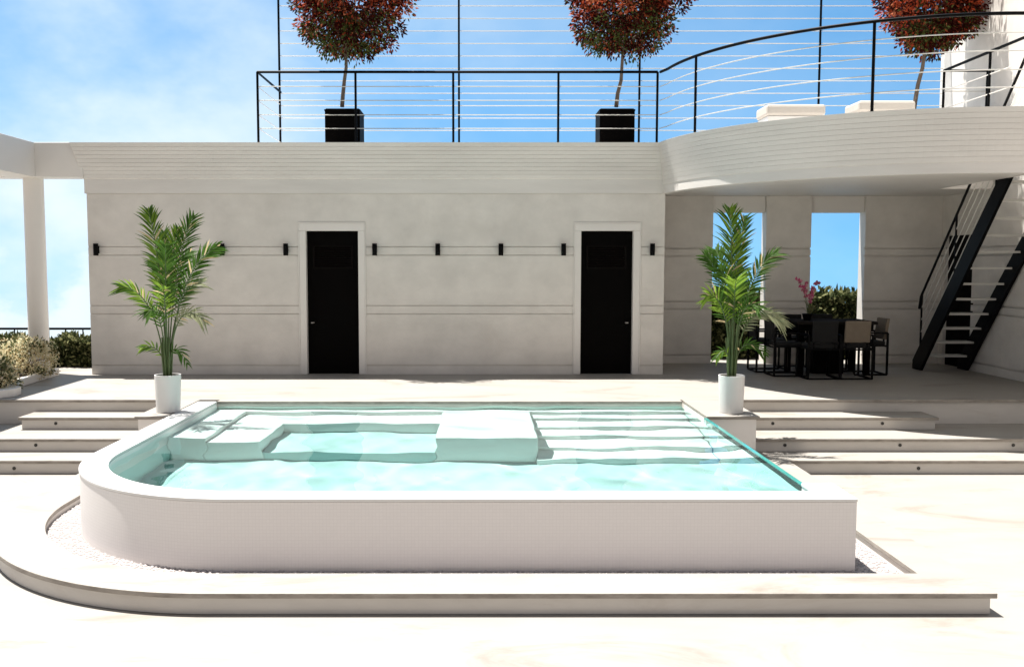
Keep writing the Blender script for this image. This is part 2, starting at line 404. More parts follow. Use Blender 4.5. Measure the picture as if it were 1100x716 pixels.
m=MB(); m.strip(Ai,Bi,0,FZ,.003,smooth=True); m.box(-3.30,2.60,11.10,11.14,FZ,.003); m.box(2.44,2.60,6.53,11.098,FZ,.003); build('basin_wall',m,M['aqua'],pool)
m=MB(); m.box(-3.144,2.438,10.93,11.098,FZ+.001,WZ-.20); m.box(-3.144,-2.76,YF,10.929,FZ+.001,WZ-.20); build('bench',m,M['poolin'],pool,bevel=.012)
m=MB(); m.box(-2.759,-.431,10.36,10.928,FZ+.001,WZ-.40); m.box(-2.759,-2.20,YF,10.359,FZ+.001,WZ-.40); build('bench',m,M['poolin'],pool,bevel=.012)
m=MB(); m.box(-2.199,-.431,YF,10.359,FZ+.001,WZ-.86); build('spa_floor',m,M['aqua'],pool,bevel=.012)
m=MB(); m.box(-.43,.60,YF,10.928,FZ+.001,WZ-.195); build('island',m,M['poolin'],pool,bevel=.015)
yb=10.929
for (y0,d) in ((10.68,.37),(10.32,.54),(9.96,.70),(9.59,.87),(9.20,1.03)):
    m=MB(); m.box(.601,2.437,y0,yb,FZ+.001,WZ-d); build('step',m,M['poolin'],pool,bevel=.012); yb=y0-.001
m=MB(); m.box(2.44,2.53,6.925,10.0,.004,.30); build('curb',m,M['white'],pool)
m=MB(); m.box(2.44,2.475,6.925,9.985,.301,.575); gp=build('glass_panel',m,M['glass'],pool)
m=MB(); m.box(2.44,2.475,6.925,9.985,.576,.584); build('glass_edge',m,M['glassedge'],gp)
# water body: a gently rippled closed volume
wr=random.Random(4)
waves=[]
for k in range(30):
    wl_=wr.uniform(.20,1.0); a=wr.gauss(0,1.0); waves.append((2*PI/wl_*math.cos(a),2*PI/wl_*math.sin(a),wr.uniform(0,6.28),.00155*wl_**1.3))
def wz(x,y): return WZ+sum(A_*math.sin(kx*x+ky*y+p) for kx,ky,p,A_ in waves)
m=MB(); NX,NY=150,125; y0,y1=PCY-RI-.06,11.112
vs=[]
for j in range(NY+1):
    y=y0+(y1-y0)*j/NY
    xl=CX-math.sqrt(max(0,(RI+.07)**2-(PCY-y)**2)) if y<PCY else CX-RI-.07
    for i in range(NX+1):
        x=xl+(2.438-xl)*i/NX; vs.append((x,y,wz(x,y)))
m.add(vs,[(j*(NX+1)+i,j*(NX+1)+i+1,(j+1)*(NX+1)+i+1,(j+1)*(NX+1)+i) for j in range(NY) for i in range(NX)],0,True)
rim=[i for i in range(NX+1)]+[(j)*(NX+1)+NX for j in range(1,NY+1)]+[NY*(NX+1)+i for i in range(NX-1,-1,-1)]+[j*(NX+1) for j in range(NY-1,0,-1)]
low_=[(vs[i][0],vs[i][1],FZ-.06) for i in rim]; n=len(rim)
m.add([vs[i] for i in rim]+low_,[(i,n+i,n+(i+1)%n,(i+1)%n) for i in range(n)]+[tuple(range(2*n-1,n-1,-1))],0,False)
wo_=tag(build('pool_water',m,M['water']),kind='structure'); wo_.cycles.is_caustics_caster=True
for o in pool.children:
    if o.name.split('.')[0] in ('floor','basin_wall','bench','spa_floor','island','step','wall'): o.cycles.is_caustics_receiver=True

# ------------------------------------------------------------------ pool house
YW=13.82; XL=-5.77; XR=2.75
house=thing('pool_house',(-1.5,YW,.6),'single storey pale plaster pool house with two black doors and stepped cornice','building')
GR=(2.497,2.374,1.629,1.505,.74)
def groove_prof(z0,z1,y,back,d=.017,hh=.008):
    p=[(back,z0),(y,z0)]
    for gz in sorted(GR):
        if z0+.02<gz<z1-.02: p+=[(y,gz-hh),(y+d,gz-hh),(y+d,gz+hh),(y,gz+hh)]
    return p+[(y,z1),(back,z1)]
def gwall(mb,x0,x1,z0,z1,y,back,mi=0,d=.017,hh=.008):
    pr=groove_prof(z0,z1,y,back,d,hh); k=len(pr)
    vs=[(x0,a,b) for a,b in pr]+[(x1,a,b) for a,b in pr]
    mb.add(vs,[(i,(i+1)%k,(i+1)%k+k,i+k) for i in range(k)]+[tuple(range(k-1,-1,-1)),tuple(range(k,2*k))],mi)
DOORS=((-2.553,-1.78),(1.518,2.291)); FW=.097
m=MB(); YB=15.38
segs=[(XL,-2.553-FW),(-1.78+FW,1.518-FW),(2.291+FW,XR)]
for a,b in segs: gwall(m,a,b,.601,3.275,YW,YW+.3)
for a,b in DOORS: gwall(m,a-FW,b+FW,2.84,3.275,YW,YW+.3)
m.box(XL,XL+.3,YW+.301,16.5,.601,3.275); m.box(XR-.3,XR,YW+.301,YB,.601,3.275); m.box(XL+.3,XR-.3,16.2,16.5,.601,3.275)
build('wall',m,M['wall'],house)
# band and stepped cornice
m=MB()
prof=[(-.05,3.277),(.022,3.277),(.022,3.485),(.03,3.495)]
n=9
for i in range(n):
    z0=3.495+i*(.50/n); z1=z0+.50/n; f=lambda q: .035+.125*q**1.1
    o0=f(i/n); o1=f((i+1)/n)
    prof+=[(o0,z0+.002),(o1,z1-.003)]
    if i<n-1: prof+=[(o1-.004,z1-.003),(o1-.004,z1+.002)]
prof+=[(.162,4.0),(-.05,4.0)]
m.sweep([(XL,16.5),(XL,YW),(XR-.02,YW)],prof); build('cornice',m,M['cornice'],house)
m=MB(); m.box(XL+.05,2.64,YW+.05,16.45,3.29,3.97); m.box(XL+.048,2.642,YW+.048,16.452,3.972,3.996); build('roof',m,[M['trim']],house)
for i,(a,b) in enumerate(DOORS):
    m=MB(); m.box(a,b,YW+.10,YW+.15,.604,2.73)
    d=build('door',m,M['dark'],house,bevel=.003)
    fr=MB()
    for (x0,x1) in ((a-FW,a),(b,b+FW)): fr.box(x0,x1,YW-.008,YW+.2,.603,2.73)
    fr.box(a-FW,b+FW,YW-.008,YW+.2,2.731,2.84)
    for (x0,x1) in ((a-FW-.016,a-FW-.001),(b+FW+.001,b+FW+.016)): fr.box(x0,x1,YW-.015,YW-.001,.603,2.841)
    fr.box(a-FW-.016,b+FW+.016,YW-.015,YW-.001,2.842,2.857)
    build('frame',fr,M['trim'],d,bevel=.004)
    lv=MB(); cx=(a+b)/2
    for k in range(9):
        z=2.20+k*.033
        lv.add([(cx-.27,YW+.099,z),(cx+.27,YW+.099,z),(cx+.27,YW+.084,z+.004),(cx-.27,YW+.084,z+.004),(cx-.27,YW+.099,z+.026),(cx+.27,YW+.099,z+.026)],[(0,1,2,3),(3,2,5,4),(0,3,4),(1,5,2)])
    for q in ((cx-.30,cx-.27,2.17,2.52),(cx+.27,cx+.30,2.17,2.52)): lv.box(q[0],q[1],YW+.082,YW+.099,q[2],q[3])
    lv.box(cx-.27,cx+.27,YW+.082,YW+.099,2.17,2.195); lv.box(cx-.27,cx+.27,YW+.082,YW+.099,2.50,2.52)
    build('louver',lv,M['louver'],d)
    hx=a+.09 if i==0 else b-.09; s=1 if i==0 else -1
    hd=MB(); hd.tube([(hx,YW+.099,1.37),(hx,YW+.05,1.37),(hx+s*.005,YW+.045,1.37)],.012,8); hd.bar((hx,YW+.048,1.37),(hx-s*.0+s*.0+ .0+ s*-.035,YW+.048,1.37),.016)
    build('handle',hd,M['steel'],d)

# wall lamps
def sconce(x,label):
    l=thing('wall_lamp',(x,YW,2.456),label,'wall lamp','black cylinder lamps along the pool house wall')
    m=MB(); m.box(x-.025,x+.025,YW-.016,YW-.001,2.40,2.51); m.box(x-.012,x+.012,YW-.04,YW-.016,2.44,2.47); build('mount_plate',m,M['black'],l)
    m=MB(); m.lathe([(.026,-.088),(.033,-.088),(.036,-.084),(.036,.084),(.033,.088),(.026,.088),(.024,.07)],(x,YW-.072,2.456),20); build('lamp_body',m,M['black'],l)
    m=MB(); m.lathe([(.0,.070),(.025,.071),(.025,.075),(.0,.076)],(x,YW-.072,2.456),16); build('lens',m,M['lens'],l)
    return l
first=sconce(-5.63,'black cylinder wall lamp nearest the left corner of the pool house')
for x,lab in ((-3.772,'black cylinder wall lamp just right of the left potted palm'),(-2.836,'black cylinder wall lamp close left of the left door'),
              (-1.528,'black cylinder wall lamp close right of the left door'),(-.599,'black cylinder wall lamp between the doors, second from the left door'),
              (.33,'black cylinder wall lamp between the doors, second from the right door'),(1.253,'black cylinder wall lamp close left of the right door'),
              (2.56,'black cylinder wall lamp right of the right door at the wall end')):
    c=clone(first); c.location=(x,YW,2.456); c['label']=lab

# ------------------------------------------------------------------ loggia with curved balcony
BX,BY,BR=6.1,14.05,3.5
LX=7.62
log=thing('loggia_wall',(5.3,15.4,.6),'pale plaster rear wall with two tall openings behind the dining table','wall')
YB=15.38
m=MB()
for a,b in ((2.76,3.855),(4.731,5.468),(6.359,LX+.2)): gwall(m,a,b,.601,3.352,YB,YB+.25,0,.035,.014)
build('pier',m,M['wall'],log)
m=MB()
for a,b in ((3.855,4.731),(5.468,6.359)): m.box(a+.001,b-.001,YB+.08,YB+.248,3.088,3.352)
build('lintel',m,M['trim'],log)
side=thing('side_wall',(LX,13,.6),'tall pale plaster side wall behind the black stairs, with a dark door','wall')
m=MB()
def sgw(mb,y0,y1,z0,z1,x,back):
    pr=groove_prof(z0,z1,x,back,.035,.014); k=len(pr)
    vs=[(a,y0,b) for a,b in pr]+[(a,y1,b) for a,b in pr]
    mb.add(vs,[(i,(i+1)%k,(i+1)%k+k,i+k) for i in range(k)]+[tuple(range(k-1,-1,-1)),tuple(range(k,2*k))])
DY0,DY1=14.40,15.24
sgw(m,6.5,DY0,.601,3.352,LX,LX+.35); sgw(m,DY1,YB-.001,.601,3.352,LX,LX+.35); sgw(m,DY0,DY1,2.70,3.352,LX,LX+.35)
build('wall',m,M['wall'],side)
m=MB(); m.box(LX+.001,LX+.35,6.5,YB+.25,3.354,7.6); up=build('upper_wall',m,M['wall'],side)
m=MB(); m.box(LX+.05,LX+.1,DY0+.002,DY1-.002,.604,2.698); sd=build('door',m,M['dark'],side)
m=MB(); m.tube([(LX+.05,DY0+.1,1.45),(LX+.01,DY0+.1,1.45)],.012,8); m.bar((LX+.012,DY0+.1,1.45),(LX+.012,DY0+.2,1.45),.018); build('handle',m,M['black'],sd)

bal=thing('curved_balcony',(BX,BY,3.3),'curved pale balcony with stepped fascia over the loggia at right','balcony')
m=MB()
R0=BR-.13
a_end=math.degrees(math.acos((LX-.003-BX)/R0))
path=arc(BX,BY,R0,183.6,360-a_end+ (360 if False else 0),72)
prof=[(-.10,3.275),(.028,3.275),(.028,3.40)]
n=10
for i in range(n):
    z0=3.40+i*(.60/n); z1=z0+.60/n; f=lambda q: .035+.095*q**1.1
    o0=f(i/n); o1=f((i+1)/n)
    prof+=[(o0,z0+.002),(o1,z1-.003)]
    if i<n-1: prof+=[(o1-.004,z1-.003),(o1-.004,z1+.002)]
prof+=[(.13,4.0),(-.10,4.0)]
m.sweep(path,prof); build('fascia',m,M['cornice'],bal)
# slab with the stair opening
SX0,SX1,SY0,SY1=6.84,LX-.004,11.65,13.90
def arcpt(x,r): return BY-math.sqrt(max(0,r*r-(x-BX)**2))
rr=R0-.101
m=MB()
N_=40
xs=[BX-rr+.001+(SX0-BX+rr-.001)*(i/N_)**2 for i in range(N_+1)]
m.prism([(x,arcpt(x,rr)) for x in xs]+[(SX0,YB-.002),(2.76,YB-.002),(2.76,arcpt(BX-rr+.001,rr))],3.352,3.99)
xs=[SX0+(SX1-SX0)*i/10 for i in range(11)]
m.prism([(x,arcpt(x,rr)) for x in xs]+[(SX1,SY0),(SX0,SY0)],3.352,3.99)
m.box(SX0,SX1,SY1,YB-.002,3.352,3.99)
m.box(2.76,SX1,YB,YB+.25,3.354,3.99)
build('slab',m,M['trim'],bal,recalc=True)

# black steel stairs
st=thing('black_stairs',(7.2,14.4,.6),'steep black steel stairs with pale treads climbing to the balcony','stairs')
y0s,z0s,y1s,z1s=14.50,.62,11.74,3.98
sl=(z1s-z0s)/(y0s-y1s)
for x in (6.86,7.57):
    m=MB(); h=.13
    pts=[(y0s+.06,.603),(y0s-.20,.603),(y1s,z1s-.32),(y1s,z1s),(y1s+.02,z1s)]
    pr=[(y0s+.10,.603),(y0s-.16,.603),(y1s+.005,z1s-.21),(y1s+.005,z1s),(y1s+.10,z1s),(y0s+.10,.74)]
    k=len(pr); vs=[(x-.022,a,b) for a,b in pr]+[(x+.022,a,b) for a,b in pr]
    m.add(vs,[(i,(i+1)%k,(i+1)%k+k,i+k) for i in range(k)]+[tuple(range(k-1,-1,-1)),tuple(range(k,2*k))])
    build('stringer',m,M['black'],st)
NT=15
for i in range(1,NT):
    z=.6+(4.0-.6)*i/NT; y=y0s-(z-.62)/sl
    m=MB(); m.box(6.884,7.546,y-.02,y+.21,z-.018,z+.012); build('tread',m,M['cable'],st,bevel=.002)
xr=6.86
P=lambda s,h:(xr,y0s+(y1s-.55-y0s)*s,z0s+.06+h+sl*(y0s-y1s+.55)*s)
m=MB(); m.tube([(xr,y0s-.02,1.55),P(.02,.98),P(.97,.98)],.018,8); build('handrail',m,M['black'],st)
for s in (.03,.32,.62,.90):
    m=MB(); m.tube([P(s,-.02),P(s,.98)],.015,8); build('post',m,M['black'],st)
for h in (.2,.38,.57,.76):
    m=MB(); m.tube([P(.03,h),P(.95,h)],.007,6); build('cable',m,M['cable'],st)

# ------------------------------------------------------------------ railings on the roof
def railing(name,label,cat,path,posts,z0,hr,cables,railr=.02,postr=.018,group=None):
    t=thing(name,(path[0][0],path[0][1],z0),label,cat,group)
    if railr:
        m=MB(); m.tube([(x,y,z0+hr) for x,y in path],railr,8); build('top_rail',m,M['black'],t)
    for x,y in posts:
        m=MB(); m.tube([(x,y,z0-.0),(x,y,z0+hr)],postr,8); m.box(x-.04,x+.04,y-.04,y+.04,z0+.001,z0+.012); build('post',m,M['black'],t)
    for h in cables:
        m=MB(); m.tube([(x,y,z0+h) for x,y in path],.0066,6); build('cable',m,M['cable'],t)
    return t
YR=13.86
railing('roof_railing','straight black railing with pale cables along the front roof edge','railing',
        [(-3.235,15.46),(-3.235,YR),(2.62,YR)],[(-3.235,15.40),(-3.235,YR),(-1.80,YR),(-.37,YR),(1.17,YR),(2.62,YR)],4.0,1.04,(.226,.422,.631,.831))
RR=3.40
ra=[a for a in arc(BX,BY,RR,185,297,60)]
pp=[(BX+RR*math.cos(math.radians(a)),BY+RR*math.sin(math.radians(a))) for a in (201.5,243.5,276,296)]
railing('balcony_railing','curved black railing with pale cables round the balcony edge','railing',[(2.66,YR)]+ra[1:],pp,4.0,1.04,(.226,.422,.631,.831))
railing('tall_cable_fence','tall fence of slim black posts and pale cables behind the potted red trees','fence',
        [(-3.26,15.52),(LX-.01,15.52)],[(-3.26,15.52),(-.32,15.52),(2.638,15.52),(5.581,15.52)],4.0,3.2,[.2*i+.03 for i in range(1,16)],railr=.016,postr=.018)
g_=railing('stair_guard','black guard rail round the stair opening on the balcony','railing',
        [(LX-.03,SY1+.06),(6.86,SY1+.06),(6.86,11.75)],[(6.86,SY1+.06),(6.86,12.72),(7.5,SY1+.06)],4.0,1.08,(.26,.52,.78))

# low loungers on the balcony
def lounger(x0,x1,y0,y1,h,label):
    cx=(x0+x1)/2
    t=thing('outdoor_seat',(cx,(y0+y1)/2,4.0),label,'seat','low white seats on the balcony')
    m=MB(); m.box(x0+.02,x1-.02,y0+.02,y1-.02,4.05,4.0+h-.15); build('base',m,M['white'],t,bevel=.01)
    for (a,b) in ((x0+.06,y0+.06),(x1-.06,y0+.06),(x0+.06,y1-.06),(x1-.06,y1-.06)):
        m=MB(); m.box(a-.03,a+.03,b-.03,b+.03,3.995,4.05); build('leg',m,M['white'],t)
    m=MB(); m.box(x0,x1,y0,y1,4.0+h-.149,4.0+h); build('cushion',m,M['fabric'],t,bevel=.035)
lounger(3.83,4.62,12.55,13.05,.36,'low white upholstered seat on the balcony, left one, nearer the roof corner')
lounger(4.97,5.72,12.35,12.85,.375,'low white upholstered seat on the balcony, right one, nearer the third red tree')

# ------------------------------------------------------------------ pergola at left
pg=thing('pergola',(-6.6,13.9,.6),'pale plaster pergola beams on round columns left of the pool house','pergola')
m=MB(); m.box(-7.70,-5.785,13.75,14.10,3.51,4.012); build('beam',m,M['trim'],pg,bevel=.006)  # left end lengthened out of view to keep sun off the column
m=MB(); m.box(-6.90,-6.48,8.9,13.749,3.51,4.012); build('beam',m,M['trim'],pg,bevel=.006)
for y in (13.93,9.3):
    m=MB(); m.lathe([(.165,0),(.165,.04),(.145,.045),(.141,2.909)],(-6.60,y,.601),32); build('column',m,M['trim'],pg)

# planter kerb and terrace end at left
kb=thing('planter_bed',(-7.5,12.5,.6),'low pale stone planter kerb holding the cream bushes at left','planter')
m=MB(); m.prism([(-9.5,11.30),(-6.0,11.30),(-5.88,11.32),(-5.80,11.40),(-5.76,11.52),(-5.79,11.70),(-6.05,12.15),(-6.14,12.5),(-6.22,13.62),(-6.22,13.74),(-9.5,13.74)],.601,.70); build('kerb',m,M['trim'],kb,bevel=.006)
m=MB(); m.prism([(-9.3,11.40),(-5.98,11.40),(-5.98,11.7),(-6.22,12.3),(-6.34,13.64),(-9.3,13.64)],.66,.706); build('soil',m,M['soil'],kb)

# ------------------------------------------------------------------ plants
rnd=random.Random(11)
def rdir(r=rnd,zb=0):
    v=Vector((r.gauss(0,1),r.gauss(0,1),r.gauss(0,1)+zb)); return v.normalized()
def red_tree(x,y,trunk,cc,rad,label,seed,clipx=99,ph=.575):
    r=random.Random(seed)
    t=thing('potted_red_tree',(x,y,4.0),label,'tree','potted red leaved trees on the roof')
    m=MB(); m.box(x-.265,x+.265,y-.265,y+.265,4.0,4.0+ph-.03); m.box(x-.272,x+.272,y-.272,y+.272,4.0+ph-.029,4.0+ph); build('planter_box',m,M['dark'],t,bevel=.006)
    m=MB(); m.box(x-.25,x+.25,y-.25,y+.25,4.001+ph,4.012+ph); build('soil',m,M['soil'],t)
    m=MB(); pts=[Vector(p) for p in trunk]
    m.tube(pts,[.034-.012*i/(len(pts)-1) for i in range(len(pts))],8)
    c=Vector(cc); top=pts[-1]
    for k in range(9):
        a=2*PI*k/9+r.uniform(-.3,.3); e=r.uniform(.15,1.1)
        d=Vector((math.cos(a)*math.cos(e),math.sin(a)*math.cos(e),math.sin(e)))
        s0=top-Vector((0,0,r.uniform(0,.12))); s2=c+d*rad*.75; s1=(s0+s2)/2+Vector((0,0,-.06))+rdir(r)*.05
        m.tube([s0,s1,s2],[.018,.011,.005],6)
        for q in range(3):
            b=s1.lerp(s2,r.uniform(.1,.9)); m.tube([b,b+(rdir(r)+d*.6).normalized()*rad*.4],[.006,.002],5)
    build('trunk',m,M['bark'],t)
    m=MB()
    nclump=270
    for k in range(nclump):
        d=rdir(r); q=rad*r.uniform(.30,1.0)**.55
        if d.z<0: q*=.90
        az=math.atan2(d.y,d.x); q*=1+.05*math.sin(2*az+seed)+.05*math.sin(5*d.z+3*az+seed*2)
        cc_=c+Vector((d.x*q,d.y*q,d.z*q*.98))
        cr=r.uniform(.10,.20); 
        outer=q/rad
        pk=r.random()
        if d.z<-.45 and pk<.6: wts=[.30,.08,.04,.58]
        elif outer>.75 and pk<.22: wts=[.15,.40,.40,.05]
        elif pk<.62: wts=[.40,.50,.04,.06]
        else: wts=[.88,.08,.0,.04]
        for j in range(74):
            e=rdir(r); p=cc_+e*cr*r.random()**.5
            if p.x>clipx: continue
            ld=(e+d*.5+rdir(r)*.6+Vector((0,0,-.25))).normalized()
            mi=r.choices((0,1,2,3),wts)[0]
            m.leaf(p,ld,rdir(r),r.uniform(.045,.080),r.uniform(.024,.038),mi)
    build('crown',m,[M['red1'],M['red2'],M['red3'],M['red4']],t,recalc=False)
red_tree(-2.06,14.55,[(-2.10,14.55,4.65),(-2.085,14.55,4.83),(-2.06,14.55,5.05),(-2.03,14.55,5.25),(-2.03,14.55,5.6)],(-1.93,14.55,6.25),.96,'potted red leaved tree in a black box, leftmost on the roof',3)
red_tree(2.10,14.55,[(2.12,14.55,4.65),(2.14,14.55,4.85),(2.19,14.55,5.05),(2.20,14.55,5.25),(2.22,14.55,5.6)],(2.24,14.55,6.27),.93,'potted red leaved tree in a black box, near the roof railing corner',7)
red_tree(6.52,14.35,[(6.60,14.35,4.50),(6.62,14.35,4.65),(6.66,14.35,4.95),(6.72,14.35,5.2),(6.74,14.35,5.4),(6.80,14.35,5.7)],(6.86,14.35,6.16),.80,'red leaved tree by the white side wall, behind the curved balcony rail',13,clipx=LX-.02,ph=.50)

# potted palms
def palm(px,py,spec,label,seed,shift=0.0):
    r=random.Random(seed)
    t=thing('potted_palm',(px,py,.6),label,'plant','potted palms on the pedestals')
    m=MB(); m.lathe([(.120,0),(.130,.004),(.143,.405),(.143,.415),(.130,.415),(.128,.36),(.0,.355)],(px,py,.6),40); build('pot',m,M['white'],t)
    m=MB(); m.lathe([(.0,.362),(.127,.362),(.10,.372),(.0,.385)],(px,py,.6),20); build('soil',m,M['soil'],t)
    base0=Vector((px,py,.98))
    m=MB()
    for k in range(7):
        a=2*PI*k/7; p=base0+Vector((math.cos(a)*.035,math.sin(a)*.03,0))
        q=p+Vector((math.cos(a)*.035,math.sin(a)*.035,.45)); m.tube([p,(p+q)/2,q],[.014,.011,.007],6)
    build('stem',m,M['stem'],t)
    for (dx,dy,dz,arch,ll,dens,mi) in spec:
        dx=dx*.86+shift*dz; ll*=.92
        tip=base0+Vector((dx,dy,dz)); st_=base0+Vector((dx*.04,dy*.04,.05))
        ctl=base0+Vector((dx*.22,dy*.22,dz*.62+arch))
        def B(s): return st_*(1-s)**2+ctl*2*s*(1-s)+tip*s*s
        def T(s): return ((ctl-st_)*2*(1-s)+(tip-ctl)*2*s).normalized()
        f=MB(); K=14
        f.tube([B(i/K) for i in range(K+1)],[.009*(1-.85*i/K)+.001 for i in range(K+1)],5,mi=1)
        length=sum((B((i+1)/K)-B(i/K)).length for i in range(K))
        nl=int(max(8,(length*.68)/.034*dens)); s_start=.36 if dz>.6 else .30
        twist=r.uniform(-.5,.5)
        for i in range(nl):
            s=s_start+(1-s_start)*(i+.5)/nl
            p=B(s); tg=T(s)
            sd=tg.cross(Vector((0,-1,.25)));
            if sd.length<.2: sd=tg.cross(Vector((1,0,0)))
            sd.normalize(); nn=sd.cross(tg).normalized()
            sd=(sd*math.cos(twist)+nn*math.sin(twist)).normalized()
            u=(s-s_start)/(1-s_start)
            prof=(.55+.9*u)*(1-u**3)**.5 if u<1 else .2
            L=ll*1.12*max(.30,min(1.0,prof))*r.uniform(.75,1.15)
            for sgn in (-1,1):
                fwd=.80+.95*u
                d=(sd*sgn*(1.0-.35*u)+tg*fwd+nn*r.uniform(-.30,.40)+rdir(r)*.16).normalized()
                W=.0195*r.uniform(.8,1.2)
                n2=d.cross(tg).normalized() if d.cross(tg).length>.05 else nn
                ws=n2.cross(d).normalized()
                droop=Vector((0,0,-1))
                pts=[]
                for q in (0,.3,.65,1):
                    c=p+d*(L*q)+droop*(L*.26*q*q)
                    wd=W*(.35,1,.75,.04)[(0,.3,.65,1).index(q)]
                    pts+= [c-ws*wd*.5, c+ws*wd*.5]
                f.add(pts,[(0,1,3,2),(2,3,5,4),(4,5,7,6)],3 if r.random()<.05 else (0 if mi==0 or r.random()<.35 else 2))
        build('frond',f,[M['palm1'] if mi<2 else M['palm3'],M['stem'],M['palm2'] if mi<2 else M['palm3'],M['bush2']],t,recalc=False)
palm(-3.47,10.33,[(-.36,.08,1.86,.22,.30,1,1),(-.20,.22,1.62,.25,.28,1,0),(.22,.12,1.80,.2,.26,1,0),(.60,-.05,1.46,.35,.26,1,0),(-.55,-.22,1.02,.38,.24,1,1),
                 (.52,-.15,.62,.62,.20,.9,2),(-.32,-.1,.34,.22,.13,.8,1),(.30,-.12,.16,.45,.15,.8,0),(.02,-.28,1.46,.30,.28,1,0),(.06,-.42,1.02,.45,.26,1,1),(.12,.30,1.40,.3,.26,1,0),(-.18,-.3,.72,.5,.22,.9,0),(.02,.1,1.66,.2,.26,1,1),(-.30,.2,1.30,.3,.24,1,0),(.30,.25,1.05,.4,.24,1,2)],
     'potted areca palm in a white pot left of the pool',21,.06)
palm(2.81,10.27,[(-.05,.05,1.86,.22,.32,1,1),(.17,.15,1.78,.2,.28,1,0),(.54,.0,1.38,.36,.26,1,0),(-.39,-.05,1.36,.34,.24,1,0),(-.42,-.25,.92,.45,.26,1,1),(.62,-.12,.60,.66,.24,1,2),
                 (-.24,-.12,.24,.30,.14,.8,1),(.38,-.1,.28,.40,.18,.9,0),(-.06,-.30,1.10,.42,.28,1,1),(.20,-.36,.80,.5,.26,1,0),(.22,.30,1.2,.35,.26,1,0),(-.15,.28,1.42,.3,.28,1,0),(.06,.1,1.55,.2,.28,1,1),(.33,.2,1.0,.4,.24,1,0),(-.2,-.1,1.2,.35,.26,1,0)],
     'potted areca palm in a white pot beside the glass pool side',33)

# hedges
def hedge(name,label,x0,x1,y0,y1,z0,z1,n,mats,seed,ls=.06,wave=.06):
    r=random.Random(seed); m=MB()
    NX=max(2,int((x1-x0)/.4))
    m.box(x0+.12,x1-.12,y0+.12,y1-.12,z0,z1-.14,2)
    for i in range(n):
        f=r.random()
        x=r.uniform(x0,x1); y=r.uniform(y0,y1); z=r.uniform(z0,z1)
        bump=wave*(math.sin(x*7.1+z*5)+math.sin(x*13.7+y*4+1)*.7+math.sin(z*17+x*3)*.5)
        if f<.50: y=y0+.06+bump*.9+r.random()**2*.12; nrm=Vector((0,-1,.35))
        elif f<.85: z=z1-.05+bump*.9-r.random()**2*.12; nrm=Vector((0,-.2,1))
        elif f<.92: x=x0+.05+r.random()*.1; nrm=Vector((-1,0,.3))
        else: x=x1-.05-r.random()*.1; nrm=Vector((1,0,.3))
        d=(nrm+rdir(r)*.9).normalized()
        m.leaf(Vector((x,y,z)),d,rdir(r),ls*r.uniform(.7,1.3),ls*.55,0 if r.random()<.62 else 1)
    return tag(build(name,m,mats,recalc=False),label,'hedge')
HM=[M['hedge1'],M['hedge2'],M['hedge1']]
hedge('hedge','dark green clipped hedge behind the openings of the loggia wall',3.2,8.2,16.1,16.9,.6,1.69,11000,HM,41,.125,.07)
hedge('hedge','low dark green hedge between the pergola column and the pool house',-9.0,-5.95,14.75,15.35,.6,1.05,5500,HM,43,.095,.06)
# distant terrace railing at far left
t=thing('terrace_railing',(-7.5,15.8,.6),'dark railing behind the low hedge at the far left terrace edge','railing')
m=MB(); m.bar((-10,15.75,1.15),(-5.8,15.75,1.15),.05,.035); build('top_rail',m,M['black'],t)
for i in range(15):
    x=-9.9+i*.29; m=MB(); m.bar((x,15.75,.6),(x,15.75,1.135),.016); build('baluster',m,M['black'],t)

# cream flowering bushes
def bush(cx,cy,cz,rx,ry,rz,label,seed,n=150):
    r=random.Random(seed)
    t=thing('flowering_bush',(cx,cy,.7),label,'bush','cream flowering bushes in the left planter')
    m=MB()
    for k in range(14):
        a=r.uniform(0,6.28); d=Vector((math.cos(a)*rx*.7,math.sin(a)*ry*.7,rz*r.uniform(.3,1.2)))
        p=Vector((cx,cy,.70)); m.tube([p,p+d*.5+Vector((0,0,.08)),p+d],[.010,.007,.003],5)
    build('stem',m,M['bark'],t)
    fl=MB(); lf=MB()
    for k in range(n):
        d=rdir(r,.25); q=r.uniform(.45,1)**.5
        c=Vector((cx+d.x*rx*q,cy+d.y*ry*q,max(.72,cz+d.z*rz*q)))
        if r.random()<.80:
            cr=r.uniform(.04,.075)
            for j in range(34):
                e=rdir(r); p=c+Vector((e.x*cr,e.y*cr,e.z*cr*1.2))
                fl.leaf(p,(e+rdir(r)*.5).normalized(),rdir(r),.026,.020,0 if r.random()<.7 else 1)
        else:
            for j in range(14):
                e=rdir(r); lf.leaf(c+e*.05,(e+d*.4).normalized(),rdir(r),.075,.032,0)
    build('blossom',fl,[M['bush1'],M['bush2']],t,recalc=False); build('foliage',lf,[M['bush3']],t,recalc=False)
bush(-6.20,11.72,.77,.38,.32,.24,'cream flowering bush nearest the steps, at the front end of the planter',51,170)
bush(-6.42,13.15,.90,.44,.40,.30,'cream flowering bush at the foot of the pergola column',52,230)
bush(-7.10,12.45,.90,.48,.42,.32,'cream flowering bush cut by the left picture edge',53,190)
bush(-7.55,13.4,.92,.45,.35,.33,'cream flowering bush behind the others, farthest left in the planter',54,150)

